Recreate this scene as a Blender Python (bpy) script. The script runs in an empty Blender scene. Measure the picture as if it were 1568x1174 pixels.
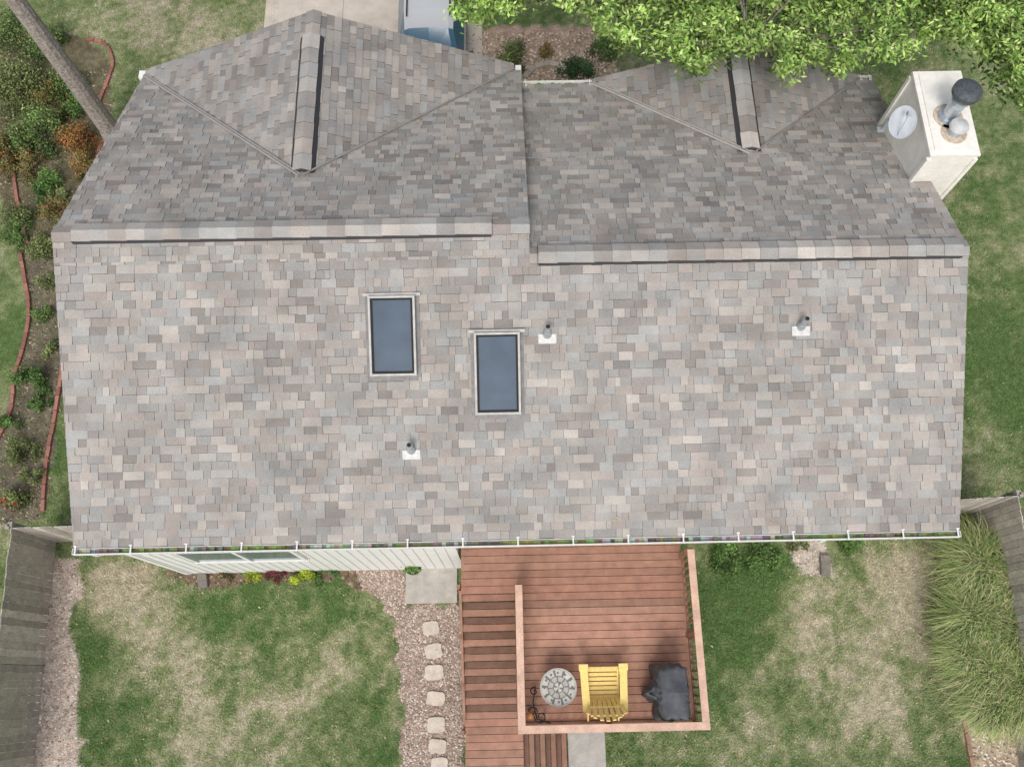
import bpy, math, random
import numpy as np
from mathutils import Vector, Matrix
random.seed(7); rng=np.random.default_rng(7)
rad=math.radians
# ---------------------------------------------------------------- scene / camera
scn=bpy.context.scene
scn.view_settings.view_transform='Standard'
try: scn.view_settings.look='None'
except Exception: pass
scn.view_settings.exposure=0
FPX=1300.; T=rad(19.3); YAW=rad(-1.15); E=4.6; H=E+14.46
R=Matrix.Rotation(YAW,3,'Z')@Matrix.Rotation(T,3,'X')
C=Vector((0,0,H))
cd=bpy.data.cameras.new("camera"); cam=bpy.data.objects.new("camera",cd); scn.collection.objects.link(cam)
cam.location=C; cam.rotation_euler=R.to_euler(); cd.sensor_width=36; cd.lens=36*FPX/1568; cd.clip_end=6000; cd.clip_start=.1
scn.camera=cam
def ray(px,py): return R@Vector(((px-784)/FPX,(587-py)/FPX,-1))
def P(px,py,z):
    d=ray(px,py); return C+d*((z-H)/d.z)
def PP(px,py,p0,n):
    d=ray(px,py); return C+d*((p0-C).dot(n)/d.dot(n))
def proj(X):
    q=R.transposed()@(Vector(X)-C); return (784+FPX*q.x/-q.z, 587-FPX*q.y/-q.z)
def solve_z(x,y,px,py,z0,z1):
    best=None
    for i in range(200):
        z=z0+(z1-z0)*i/199; a=proj((x,y,z)); e=(a[0]-px)**2+(a[1]-py)**2
        if best is None or e<best[0]: best=(e,z)
    return best[1]
# ---------------------------------------------------------------- materials
def mat(name,col=(.5,.5,.5),rough=.8,attr=False,nscale=0,namt=.15,bump=0,bscale=60,metal=0,spec=.3,n2=0):
    m=bpy.data.materials.new(name); m.use_nodes=True; nt=m.node_tree; b=nt.nodes['Principled BSDF']
    b.inputs['Roughness'].default_value=rough; b.inputs['Metallic'].default_value=metal
    b.inputs['Specular IOR Level'].default_value=spec
    if attr:
        a=nt.nodes.new('ShaderNodeAttribute'); a.attribute_name='Col'; src=a.outputs['Color']
    else:
        a=nt.nodes.new('ShaderNodeRGB'); a.outputs[0].default_value=(*col,1); src=a.outputs[0]
    tc=nt.nodes.new('ShaderNodeTexCoord')
    def mul(src,scale,amt):
        n=nt.nodes.new('ShaderNodeTexNoise'); n.inputs['Scale'].default_value=scale; n.inputs['Detail'].default_value=5
        nt.links.new(tc.outputs['Object'],n.inputs['Vector'])
        mr=nt.nodes.new('ShaderNodeMapRange'); mr.inputs[1].default_value=.3; mr.inputs[2].default_value=.7
        mr.inputs[3].default_value=1-amt; mr.inputs[4].default_value=1+amt
        nt.links.new(n.outputs['Fac'],mr.inputs[0])
        v=nt.nodes.new('ShaderNodeVectorMath'); v.operation='SCALE'
        nt.links.new(src,v.inputs[0]); nt.links.new(mr.outputs[0],v.inputs['Scale']); return v.outputs[0]
    if nscale: src=mul(src,nscale,namt)
    if n2: src=mul(src,n2,namt*.8)
    nt.links.new(src,b.inputs['Base Color'])
    if bump:
        n=nt.nodes.new('ShaderNodeTexNoise'); n.inputs['Scale'].default_value=bscale; n.inputs['Detail'].default_value=4
        nt.links.new(tc.outputs['Object'],n.inputs['Vector'])
        bp=nt.nodes.new('ShaderNodeBump'); bp.inputs['Strength'].default_value=bump; bp.inputs['Distance'].default_value=.02
        nt.links.new(n.outputs['Fac'],bp.inputs['Height']); nt.links.new(bp.outputs[0],b.inputs['Normal'])
    return m
M_sh=mat('shingle',attr=True,rough=.95,nscale=75,namt=.2,n2=1.6,bump=.4,bscale=220,spec=.15)
M_attr=mat('varied',attr=True,rough=.8,nscale=14,namt=.12,n2=90)
M_leaf=mat('leaf',attr=True,rough=.6,spec=.25)
M_ground=mat('ground_soil_grass',attr=True,rough=.95,nscale=28,namt=.35,n2=7,bump=.8,bscale=45,spec=.1)
M_white=mat('white_paint',(.78,.78,.75),.5,nscale=9,namt=.06)
M_wood=mat('weathered_wood',attr=True,rough=.9,nscale=22,namt=.2,bump=.3,n2=5)
M_deck=mat('deck_stain',attr=True,rough=.7,nscale=5,namt=.17,n2=50,bump=.15)
M_dark=mat('dark_underlay',(.03,.028,.027),.9)
M_vent=mat('vent_slit_shadow',(.055,.055,.06),.8)
M_black=mat('black_iron',(.02,.02,.022),.5)
M_trim=mat('grey_drip_edge',(.30,.285,.27),.6,nscale=9,namt=.1)
M_metal=mat('galvanised',(.42,.44,.45),.45,metal=.5,nscale=12,namt=.15)
M_conc=mat('concrete',(.45,.42,.38),.9,nscale=6,namt=.14,n2=50,bump=.2)
M_bark=mat('bark',(.17,.145,.125),.95,nscale=16,namt=.5,n2=50,bump=1,bscale=22)
M_yel=mat('yellow_paint',(.92,.70,.24),.5,nscale=20,namt=.08)
# ---------------------------------------------------------------- mesh helpers
def link(o,parent=None):
    scn.collection.objects.link(o)
    if parent: o.parent=parent
    return o
def empty(name):
    o=bpy.data.objects.new(name,None); return link(o)
class B:
    def __init__(s): s.v=[];s.f=[];s.c=[];s.m=[]
    def face(s,pts,col=(.5,.5,.5),mi=0):
        n=len(s.v); s.v+= [tuple(p) for p in pts]; s.f.append(tuple(range(n,n+len(pts)))); s.c.append(col); s.m.append(mi)
    def box(s,c,size,col=(.5,.5,.5),rot=None,mi=0):
        hx,hy,hz=[a/2 for a in size]; c=Vector(c)
        vs=[Vector((x,y,z)) for z in(-hz,hz) for y in(-hy,hy) for x in(-hx,hx)]
        if rot is not None:
            if not isinstance(rot,Matrix): rot=Matrix.Rotation(rot,3,'Z')
            vs=[rot@v for v in vs]
        n=len(s.v); s.v+=[tuple(c+v) for v in vs]
        for f in((0,2,3,1),(4,5,7,6),(0,1,5,4),(2,6,7,3),(0,4,6,2),(1,3,7,5)):
            s.f.append(tuple(n+i for i in f)); s.c.append(col); s.m.append(mi)
    def beam(s,a,b,w,h,col=(.5,.5,.5),mi=0):
        a=Vector(a);b=Vector(b);d=b-a;L=d.length;x=d.normalized();up=Vector((0,0,1))
        if abs(x.z)>.95: up=Vector((0,1,0))
        y=up.cross(x).normalized(); z=x.cross(y)
        s.box((a+b)/2,(L,w,h),col,Matrix((x,y,z)).transposed(),mi)
    def cyl(s,a,b,r0,r1=None,col=(.5,.5,.5),n=16,mi=0,cap=True):
        a=Vector(a);b=Vector(b); r1=r0 if r1 is None else r1
        x=(b-a).normalized(); up=Vector((0,0,1)) if abs(x.z)<.9 else Vector((1,0,0))
        y=up.cross(x).normalized(); z=x.cross(y)
        r=[(a+(y*math.cos(t)+z*math.sin(t))*r0, b+(y*math.cos(t)+z*math.sin(t))*r1) for t in [2*math.pi*i/n for i in range(n)]]
        for i in range(n):
            p,q=r[i],r[(i+1)%n]; s.face([p[0],q[0],q[1],p[1]],col,mi)
        if cap: s.face([p[1] for p in r],col,mi); s.face([p[0] for p in reversed(r)],col,mi)
    def tube(s,pts,rs,col,n=8,mi=0):
        for i in range(len(pts)-1): s.cyl(pts[i],pts[i+1],rs[i],rs[i+1],col,n,mi,cap=True)
    def obj(s,name,mats,parent=None,bevel=0,smooth=False):
        me=bpy.data.meshes.new(name); me.from_pydata(s.v,[],s.f)
        for m in(mats if isinstance(mats,(list,tuple)) else [mats]): me.materials.append(m)
        me.polygons.foreach_set('material_index',s.m)
        cnt=np.array([len(f) for f in s.f]); c=np.repeat(np.array([(*k[:3],1) for k in s.c],dtype=np.float32),cnt,axis=0)
        a=me.color_attributes.new('Col','FLOAT_COLOR','CORNER'); a.data.foreach_set('color',c.ravel())
        if smooth: me.polygons.foreach_set('use_smooth',[True]*len(s.f))
        me.update(); o=bpy.data.objects.new(name,me); link(o,parent)
        if bevel:
            md=o.modifiers.new('bevel','BEVEL'); md.width=bevel; md.segments=2
        return o
def mesh_np(name,V,k,cols,m,parent=None):
    V=np.asarray(V,dtype=np.float32).reshape(-1,3); nf=len(V)//k
    me=bpy.data.meshes.new(name); me.from_pydata(V.tolist(),[],np.arange(nf*k).reshape(nf,k).tolist())
    me.materials.append(m)
    c=np.ones((nf*k,4),dtype=np.float32); c[:,:3]=np.repeat(cols,k,axis=0)
    a=me.color_attributes.new('Col','FLOAT_COLOR','CORNER'); a.data.foreach_set('color',c.ravel())
    me.update(); return link(bpy.data.objects.new(name,me),parent)
def vn(x,y,sc,seed):
    r=np.random.default_rng(seed).random((256,256)); X=x/sc+1000; Y=y/sc+1000
    i=np.floor(X).astype(int); j=np.floor(Y).astype(int); fx=X-i; fy=Y-j; fx=fx*fx*(3-2*fx); fy=fy*fy*(3-2*fy)
    g=lambda a,b:r[a%256,b%256]
    return (g(i,j)*(1-fx)+g(i+1,j)*fx)*(1-fy)+(g(i,j+1)*(1-fx)+g(i+1,j+1)*fx)*fy
def inpoly(x,y,poly):
    r=np.zeros(x.shape,bool); n=len(poly)
    for i in range(n):
        x0,y0=poly[i]; x1,y1=poly[(i+1)%n]
        if y0==y1: continue
        c=((y0>y)!=(y1>y))&(x<(x1-x0)*(y-y0)/(y1-y0)+x0); r^=c
    return r
def W(pl,z=0): return [tuple(P(a,b,z)[:2]) for a,b in pl]
def leafquads(cen,L,Wd,up=.8,seed=0):
    r=np.random.default_rng(seed); n=len(cen)
    nn=r.normal(size=(n,3))*(1-up)+np.array([0,0,up]); nn/=np.linalg.norm(nn,axis=1)[:,None]
    a=np.cross(nn,r.normal(size=(n,3))); a/=np.linalg.norm(a,axis=1)[:,None]; b=np.cross(nn,a)
    L=np.asarray(L).reshape(-1,1)*r.uniform(.7,1.3,(n,1)); w=np.asarray(Wd).reshape(-1,1)*r.uniform(.7,1.3,(n,1))
    return np.stack([cen-a*L/2,cen+b*w/2,cen+a*L/2,cen-b*w/2],axis=1)
# ---------------------------------------------------------------- roof geometry numbers
s=.46
ye=P(784,822,E).y
XL=P(112,838,E).x; XR=P(1469,808,E).x
nR=Vector((0,-s,1)).normalized(); p0R=Vector((0,ye,E))
PR=lambda a,b,l=0:PP(a,b,p0R+nR*l,nR)
yl=PR(430,351).y; yr=PR(1150,384).y
zl=E+s*(yl-ye); zr=E+s*(yr-ye)
yfl=(P(210,120,E).y+P(797,105,E).y)/2; yfr=(P(860,130,E).y+P(1330,122,E).y)/2
sl=(zl-E)/(yfl-yl); sr=(zr-E)/(yfr-yr)
XS=(P(808,345,zl).x+P(799,110,E).x)/2
nFl=Vector((0,sl,1)).normalized(); nFr=Vector((0,sr,1)).normalized()
pFl=Vector((0,yfl,E)); pFr=Vector((0,yfr,E))
house=empty('house')
PAL=[(.37,.33,.295),(.295,.30,.295),(.225,.198,.178),(.32,.30,.28),(.34,.292,.26),(.265,.26,.25),(.42,.385,.345),(.195,.178,.165)]
MN=(.305,.288,.27)
PAL=[tuple((MN[i]+(p[i]-MN[i])*.60)*1.22 for i in range(3)) for p in PAL]
STAIN=[(PR(655,520),.5,.14),(PR(690,640),.45,.08),(PR(560,600),.4,.08),(PR(380,560),.9,.07),(PR(430,740),.8,.08),(PR(1180,560),1.,.05),(PR(960,770),.9,-.05),(PR(1350,640),1.,-.05)]
def palc(x,y,dark=1.):
    k=.5+.5*math.sin(x*1.3+math.sin(y*2.1)*1.7)*math.cos(y*1.1+x*.37)
    w=[2.2,2.6,.9+1.4*k,3,1.6,2.2,1.5-1.0*k,.3+.7*k]
    for q,r,a in STAIN: dark*=1-a*math.exp(-((x-q.x)**2+(y-q.y)**2)/r**2)
    c=random.choices(PAL,w)[0]; j=random.uniform(.94,1.06)*dark
    return tuple(v*j for v in c)
def clip(poly,edges):
    for (ax,ay,bx,by) in edges:
        out=[]; n=len(poly)
        for i in range(n):
            p=poly[i];q=poly[(i+1)%n]
            dp=(bx-ax)*(p[1]-ay)-(by-ay)*(p[0]-ax); dq=(bx-ax)*(q[1]-ay)-(by-ay)*(q[0]-ax)
            if dp>=0: out.append(p)
            if (dp>=0)!=(dq>=0):
                t=dp/(dp-dq); out.append((p[0]+(q[0]-p[0])*t,p[1]+(q[1]-p[1])*t))
        poly=out
        if len(poly)<3: return []
    return poly
EXP=.143
RB=B(); SB=B()
def plane(pts,up,sl_,origin,dark=1.):
    up=Vector((up[0],up[1],0)); v=Vector((up.x,up.y,sl_)).normalized(); n=Vector((-up.x*sl_,-up.y*sl_,1)).normalized(); u=v.cross(n)
    O=Vector(origin); pp=[((Vector(p)-O).dot(u),(Vector(p)-O).dot(v)) for p in pts]
    A=sum(pp[i][0]*pp[(i+1)%len(pp)][1]-pp[(i+1)%len(pp)][0]*pp[i][1] for i in range(len(pp)))
    if A<0: pp=pp[::-1]; pts=pts[::-1]
    edges=[(*pp[i],*pp[(i+1)%len(pp)]) for i in range(len(pp))]
    dn=Vector((0,0,-.14)); t=[Vector(p)-n*.004 for p in pts]
    SB.face(t,mi=1); SB.face([q+dn for q in reversed(t)],mi=0)
    for i in range(len(t)):
        a,b=t[i],t[(i+1)%len(t)]; SB.face([a,a+dn,b+dn,b],mi=0)
    v0=min(p[1] for p in pp); v1=max(p[1] for p in pp); u0=min(p[0] for p in pp); u1=max(p[0] for p in pp)
    k=math.floor(v0/EXP)
    while k*EXP<v1-.004:
        a=k*EXP; b=a+EXP; x=u0-random.random()*.3; thick=random.random()<.5
        while x<u1:
            w=random.choice([.10,.13,.16,.19,.22,.25,.3,.36])*random.uniform(.9,1.1)
            jb=random.choice([0,0,0,.006,-.004])
            q=clip([(x+.0022,a+jb),(x+w-.0022,a+jb),(x+w-.0022,b),(x+.0022,b)],edges)
            if len(q)>=3:
                hb=.019 if thick else .009
                h=[max(.003,hb+(.003-hb)*(c[1]-a)/EXP) for c in q]
                P3=[O+u*c[0]+v*c[1]+n*hh for c,hh in zip(q,h)]
                mid=P3[0]; col=palc(mid.x,mid.y,dark*(1.03 if thick else .89))
                RB.face(P3,col)
                dc=tuple(c*.36 for c in col)  # tab edges darkened: the shadow line below each course is painted in
                for i in range(len(q)):
                    j=(i+1)%len(q)
                    RB.face([P3[i],P3[i]-n*h[i],P3[j]-n*h[j],P3[j]],dc)
            x+=w
            thick=not thick if random.random()<.8 else thick
        k+=1
Orear=(0,ye-.03,E-.03*s)
def rz(y): return E+s*(y-ye)
plane([(XL,ye-.03,rz(ye-.03)),(XR,ye-.03,rz(ye-.03)),(XR,yr,zr),(XL,yr,zr)],(0,1),s,Orear)
plane([(XL,yr,zr),(XS,yr,zr),(XS,yl,zl),(XL,yl,zl)],(0,1),s,Orear)
def front(x0,x1,yR,zR,yF,sf,pF,nF,cl,cr,apx,over,side):
    xl=cl; xr=cr
    ap=PP(*apx,pF,nF); xc=(xl+xr)/2; ya=ap.y; za=ap.z
    plane([(x0,yR,zR),(x1,yR,zR),(x1,ya,za),(x0,ya,za)],(0,-1),sf,(0,yF,E))
    plane([(x0,yF,E),(xl,yF,E),(xc,ya,za),(x0,ya,za)],(0,-1),sf,(0,yF,E))
    plane([(x1,yF,E),(xr,yF,E),(xc,ya,za),(x1,ya,za)],(0,-1),sf,(0,yF,E))
    sc=(za-E)/(xc-xl); yo=yF+over
    plane([(xl,yF,E),(xl,yo,E),(xc,yo,za),(xc,ya,za)],(1,0),sc,(xl,yF,E),.90)
    plane([(xr,yF,E),(xr,yo,E),(xc,yo,za),(xc,ya,za)],(-1,0),sc,(xr,yF,E),.90)
    return xl,xr,xc,ya,za,yo,sc
clL=max(P(222,118,E).x,XL+.03)
GL=front(XL,XS,yl,zl,yfl,sl,pFl,nFl,clL,P(787,112,E).x,(455,272),.16,0)
GR=front(XS+.005,XR,yr,zr,yfr,sr,pFr,nFr,P(907,133,E).x,P(1316,130,E).x,(1155,238),.12,1)
RB.obj('roof_shingles',M_sh,house); SB.obj('roof_sheathing_fascia',[M_trim,M_dark],house)
CB=B()
def cap(p0,p1,sa,sb,w=.145,lift=.02,vent=False,seg=.30,flare=.012,tone=1.):
    p0=Vector(p0);p1=Vector(p1);d=(p1-p0);L=d.length;d.normalize(); c=Vector((0,0,1)).cross(d).normalized()
    n=max(1,round(L/seg)); pv=1.
    for i in range(n):
        a=p0+d*(L*i/n); b=p0+d*(L*(i+1)/n+.012)
        if random.random()<.6: pv=random.choice([.86,.95,1.08,1.12,1.0])
        col=palc(a.x*3,a.y*2+i,tone*pv); za=Vector((0,0,lift+.018)); zb=Vector((0,0,lift+.004)); q=w-.006*(i%2)
        wl=c*q-Vector((0,0,q*sa)); wr=-c*q-Vector((0,0,q*sb)); th=Vector((0,0,-.012))
        CB.face([a+za,a+za+wr,b+zb+wr,b+zb],col); CB.face([a+za,b+zb,b+zb+wl,a+za+wl],col)
        dk=tuple(x*.4 for x in col)
        CB.face([a+za+wr,a+za+wr+th,b+zb+wr+th,b+zb+wr],dk);CB.face([b+zb+wl,b+zb+wl+th,a+za+wl+th,a+za+wl],dk)
        CB.face([a+za,a+za+wl,a+za+wl+th,a+za+th],dk);CB.face([a+za,a+za+th,a+za+wr+th,a+za+wr],dk)
    if vent:
        zt=Vector((0,0,lift-.006))
        def wing(q,sg,sl__,dz): return c*(q*sg)-Vector((0,0,q*sl__+dz))
        for sg,sl__ in((1,sa),(-1,sb)):
            t=wing(w-.005,sg,sl__,0); bt=wing(w+flare,sg,sl__,lift-.022)
            CB.face([p0+zt+t,p1+zt+t,p1+zt+bt,p0+zt+bt],mi=1)  # dark flared skirt: vent slit with the shadow below the cap painted in
            for pe in(p0-d*.012,p1+d*.012): CB.face([pe+zt,pe+zt+t,pe+zt+bt,pe-Vector((0,0,.02))],mi=1)
VW=.165
xa=P(112,357,zl).x; xb=P(752,345,zl).x
cap((XL,yl,zl),(XS,yl,zl),sl,s,lift=.016); cap((xa,yl,zl),(xb,yl,zl),sl,s,w=VW,lift=.075,vent=True,tone=1.02)
xa=P(824,388,zr).x; xb=P(1471,378,zr).x
cap((XS,yr,zr),(XR,yr,zr),sr,s,lift=.016); cap((xa,yr,zr),(xb,yr,zr),sr,s,w=VW,lift=.075,vent=True,tone=1.02)
for g in(GL,GR):
    xl,xr,xc,ya,za,yo,sc=g
    cap((xc,ya-.1,za),(xc,yo,za),sc,sc,lift=.016,tone=.95); cap((xc,ya+.12,za),(xc,yo-.6 if g is GL else yo-.3,za),sc,sc,w=.165,lift=.085,vent=True,seg=.33,flare=.06,tone=1.1)
CB.obj('ridge_vents',[M_sh,M_vent],house)
VB=B()
for g,yF in((GL,yfl),(GR,yfr)):
    xl,xr,xc,ya,za,yo,sc=g
    for x in(xl,xr):
        a=Vector((x,yF,E+.045)); b=Vector((xc+(.04 if x>xc else -.04),ya+.03,za+.05))
        col=(.37,.35,.335) if g is GL else (.47,.44,.41)
        VB.beam(a,b,.075 if x==xl else .03,.02,col if x==xl else (.30,.28,.26))
        if x==xl: VB.beam(a+Vector((0,0,.012)),b+Vector((0,0,.012)),.012,.01,tuple(v*.45 for v in col))
VB.obj('valley_flashing',M_attr,house)
KB=B()
for x in(XL+.006,XR-.006):
    yy,zz=(yl,zl) if x<0 else (yr,zr); yf=yfl if x<0 else yfr
    KB.beam((x,ye-.03,E-.2),(x,yy,zz-.2),.02,.14); KB.beam((x,yf,E-.2),(x,yy,zz-.2),.02,.14)
for g in(GL,GR):
    xl,xr,xc,ya,za,yo,sc=g
    KB.beam((xl,yo-.01,E-.2),(xc,yo-.01,za-.2),.02,.14);KB.beam((xr,yo-.01,E-.2),(xc,yo-.01,za-.2),.02,.14)
KB.obj('rake_trim',M_white,house)
GB=B()
def gutter(x0,x1,y,sgn,z,debris=True,hang=.92,gw=.095):
    L=x1-x0; xm=(x0+x1)/2
    GB.box((xm,y,z-.07),(L,.006,.12)); GB.box((xm,y+sgn*gw/2,z-.128),(L,gw-.006,.006)); GB.box((xm,y+sgn*gw,z-.068),(L,.012,.126))
    for e in(x0,x1): GB.box((e,y+sgn*gw/2,z-.07),(.008,gw+.01,.122))
    n=max(1,int(abs(L)/.07))
    for i in range(n):
        xx=x0+(i+.5)*L/n
        f=.5+.3*math.sin(xx*1.1+1)+.3*math.sin(xx*2.7)+random.uniform(-.25,.25)
        c=(.20,.25,.09) if f>.62 else (.19,.17,.13) if f>.3 else (.40,.38,.34)
        hh=random.uniform(.02,.085)
        GB.box((xx,y+sgn*gw/2,z-.124+hh/2),(L/n*.99,gw-.02,hh),tuple(v*random.uniform(.7,1.3) for v in c),mi=1)
    k=max(1,int(abs(L)/hang))
    for i in range(k+1):
        x=x0+.05+(L-.1)*i/k
        GB.box((x,y+sgn*.03,z+.004),(.024,.13,.008)); GB.box((x,y-sgn*.035,z+.022),(.05,.025,.014)); GB.box((x,y+sgn*(gw+.012),z-.03),(.028,.012,.05))
gutter(XL-.01,XR+.01,ye-.045,-1,E)
gutter(XS+.05,GR[0],yfr+.01,1,E,hang=1.2)
if XR-GR[1]>.2: gutter(GR[1],XR,yfr+.01,1,E)
GB.box((XS-.05,yfl-.02,E-.03),(.12,.28,.08)); GB.box((XL-.03,yfl+.05,E-.05),(.14,.18,.11))
GB.box((XS+.06,yfl-.5,E-.2),(.07,.45,.08),mi=0)
xd=P(1265,822,E).x
GB.box((xd,ye-.1,E-.22),(.08,.1,.2)); GB.beam((xd,ye-.1,E-.3),(xd+.02,ye+.6,E-.75),.08,.07); GB.box((xd+.02,ye+.72,E/2-.3),(.08,.08,E-.8))
GB.box((XL+.28,ye-.09,E-.2),(.08,.1,.2)); GB.beam((XL+.28,ye-.1,E-.28),(XL+.35,ye+.0,E-.6),.08,.07)
GB.obj('gutters',[M_white,M_attr],house)
WB=B()
def prism(x0,x1,y0,y1,yR,zR):
    pr=[(y0,0),(y1,0),(y1,E-.05),(yR,zR-.2),(y0,E-.05)]
    WB.face([(x0,a,b) for a,b in pr]); WB.face([(x1,a,b) for a,b in reversed(pr)])
    for i in range(5):
        a,b=pr[i],pr[(i+1)%5]; WB.face([(x0,*a),(x0,*b),(x1,*b),(x1,*a)])
xw=P(700,845,2.5).x; wy=ye+.07
prism(XL+.3,xw,wy,yfl-.35,yl,zl); prism(xw,XS-.3,ye+.8,yfl-.36,yl,zl-.004); prism(XS-.3,XR-.3,ye+.8,yfr-.35,yr,zr)
for g,yF in((GL,yfl),(GR,yfr)):
    WB.face([(g[0]+.3,yF-.02,0),(g[0]+.3,yF-.02,E),(g[2],yF-.02,g[4]-.15),(g[1]-.3,yF-.02,E),(g[1]-.3,yF-.02,0)])
x=XL+.42
while x<xw: WB.box((x,wy-.004,E/2),(.012,.01,E-.1),mi=2); x+=.205
WB.box((XL+.3,wy-.01,E/2),(.1,.03,E-.1))
wx0=P(292,845,2.6).x; wx1=P(458,842,2.6).x
for a,b in((wx0,(wx0+wx1)/2-.03),((wx0+wx1)/2+.03,wx1)):
    WB.box(((a+b)/2,wy-.02,2.75),(b-a,.02,1.3),mi=1)
for x in(wx0-.03,(wx0+wx1)/2,wx1+.03): WB.box((x,wy-.03,2.75),(.07,.05,1.45))
for z in(2.06,3.44): WB.box(((wx0+wx1)/2,wy-.033,z),(wx1-wx0+.16,.06,.07))
M_glass=mat('window_glass',(.16,.20,.23),.1,spec=.5)
WB.obj('walls_and_windows',[M_white,M_glass,mat('siding_groove',(.5,.5,.48),.7)],house)
# ---------------------------------------------------------------- chimney
bs=PP(1387,278,pFr,nFr); zt=solve_z(bs.x,bs.y,1418,236,5,9.5)
nw,ne,se,sw=P(1407,110,zt),P(1477,113,zt),P(1492,238,zt),P(1418,236,zt)
cx0=(nw.x+sw.x)/2; cx1=(ne.x+se.x)/2; cy0=(sw.y+se.y)/2; cy1=(nw.y+ne.y)/2
K=B(); cxm,cym=(cx0+cx1)/2,(cy0+cy1)/2
K.box((cxm,cym,zt/2-.02),(cx1-cx0,cy1-cy0,zt-.04)); K.box((cxm,cym,zt-.015),(cx1-cx0+.05,cy1-cy0+.05,.05))
K.box((cxm,cym,zt+.02),(cx1-cx0-.12,cy1-cy0-.12,.03))
for x in(cx0,cx1):
    for y in(cy0,cy1): K.box((x,y,zt/2-.06),(.07,.07,zt-.1))
f1=P(1452,178,zt+.05); z1=solve_z(f1.x,f1.y,1480,134,zt,zt+3)
K.cyl((f1.x,f1.y,zt+.03),(f1.x,f1.y,zt+.1),.2,.17,mi=1); K.cyl((f1.x,f1.y,zt+.1),(f1.x,f1.y,z1-.12),.13,mi=1,n=24)
K.cyl((f1.x,f1.y,z1-.25),(f1.x,f1.y,z1-.21),.17,mi=1,n=24)
K.cyl((f1.x,f1.y,z1-.1),(f1.x,f1.y,z1-.02),.24,.24,mi=2,n=28);K.cyl((f1.x,f1.y,z1-.02),(f1.x,f1.y,z1+.03),.24,.12,mi=2,n=28)
f2=P(1461,203,zt+.05)
K.cyl((f2.x,f2.y,zt+.03),(f2.x,f2.y,zt+.2),.12,mi=1,n=20);K.cyl((f2.x,f2.y,zt+.22),(f2.x,f2.y,zt+.26),.165,.15,mi=4,n=24);K.cyl((f2.x,f2.y,zt+.26),(f2.x,f2.y,zt+.3),.15,.04,mi=4,n=24)
K.cyl((f2.x,f2.y,zt+.034),(f2.x,f2.y,zt+.05),.22,mi=3,n=24);K.cyl((f1.x,f1.y,zt+.034),(f1.x,f1.y,zt+.05),.25,mi=3,n=24)
M_capd=mat('dark_cap_metal',(.10,.11,.12),.45,metal=.3,nscale=20,namt=.3)
M_rust=mat('rusty_stain',(.52,.43,.33),.7,nscale=20,namt=.3)
K.obj('chimney',[mat('chimney_paint',(.84,.81,.75),.6,nscale=4,namt=.07,n2=14),mat('flue_metal',(.5,.55,.6),.3,metal=.6,nscale=12,namt=.2),M_capd,M_rust,mat('light_cap_metal',(.62,.62,.62),.4,metal=.2,nscale=20,namt=.1)],house)
D=B(); dc=P(1380,188,6.75); nrm=Vector((-.15,-.5,.85)).normalized(); ax=nrm.cross(Vector((0,0,1))).normalized(); ay=nrm.cross(ax)
rings=[0,.09,.17,.23,.27]; pts=[[dc+nrm*(r*r*1.1)+(ax*math.cos(t)*r*.82+ay*math.sin(t)*r) for t in [2*math.pi*i/28 for i in range(28)]] for r in rings]
for k in range(4):
    for i in range(28):
        j=(i+1)%28
        if k==0: D.face([pts[0][0],pts[1][i],pts[1][j]])
        else: D.face([pts[k][i],pts[k+1][i],pts[k+1][j],pts[k][j]])
for i in range(28): D.tube([pts[4][i],pts[4][(i+1)%28]],[.009,.009],(.5,.5,.5),5)
bp=PP(1350,200,pFr,nFr)
D.tube([bp,bp+Vector((0,0,.35)),dc-nrm*.05],[.025,.025,.025],(.6,.6,.6))
arm=dc+nrm*.32-ay*.12
D.tube([dc+ay*.25+nrm*.05,arm],[.012,.012],(.5,.5,.5)); D.box(arm,(.07,.07,.09)); D.box(bp+Vector((0,0,.02)),(.2,.14,.03))
D.obj('satellite_dish',mat('dish_grey',(.46,.49,.52),.5,nscale=8,namt=.08),None,smooth=False)
# ---------------------------------------------------------------- skylights & vents
M_sky=mat('skylight_glass',(.075,.105,.145),.35,spec=.12,nscale=2.5,namt=.12)
vR=Vector((0,1,s)).normalized(); uR=Vector((1,0,0)); MR=Matrix((uR,vR,nR)).transposed()
M_skf=mat('skylight_frame',(.46,.445,.42),.5,nscale=9,namt=.15); M_lead=mat('lead_flashing',(.22,.215,.21),.6,nscale=9,namt=.2)
def skylight(x0,y0,x1,y1):
    a=PR(x0,y1,.1); b=PR(x1,y0,.1); c=(a+b)/2; w=abs(b.x-a.x); l=abs((b-a).dot(vR)); K=B()
    base=c-nR*.1
    for sx in(-1,1): K.box(c+uR*sx*(w/2-.02)-nR*.03,(.035,l,.14),rot=MR,mi=0); K.box(c+uR*sx*(w/2-.055)-nR*.035,(.034,l-.08,.15),rot=MR,mi=2)
    for sy in(-1,1): K.box(c+vR*sy*(l/2-.02)-nR*.032,(w-.08,.035,.14),rot=MR,mi=0); K.box(c+vR*sy*(l/2-.055)-nR*.037,(w-.14,.034,.15),rot=MR,mi=2)
    K.box(c-nR*.0,(w-.13,l-.13,.02),rot=MR,mi=1)
    K.box(base+vR*(l/2+.02)+nR*.04,(w+.17,.05,.05),rot=MR,mi=0)
    K.box(base-vR*(l/2+.04)+nR*.02,(w+.02,.09,.012),rot=MR,mi=3)
    for sx in(-1,1): K.box(base+uR*sx*(w/2+.03)+nR*.018,(.06,l+.06,.012),rot=MR,mi=3)
    return K.obj('skylight',[M_skf,M_sky,M_dark,M_lead],house)
skylight(567,452,635,576); skylight(728,508,796,635)
M_boot=mat('vent_flashing_metal',(.58,.58,.57),.5,nscale=14,namt=.12)
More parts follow.
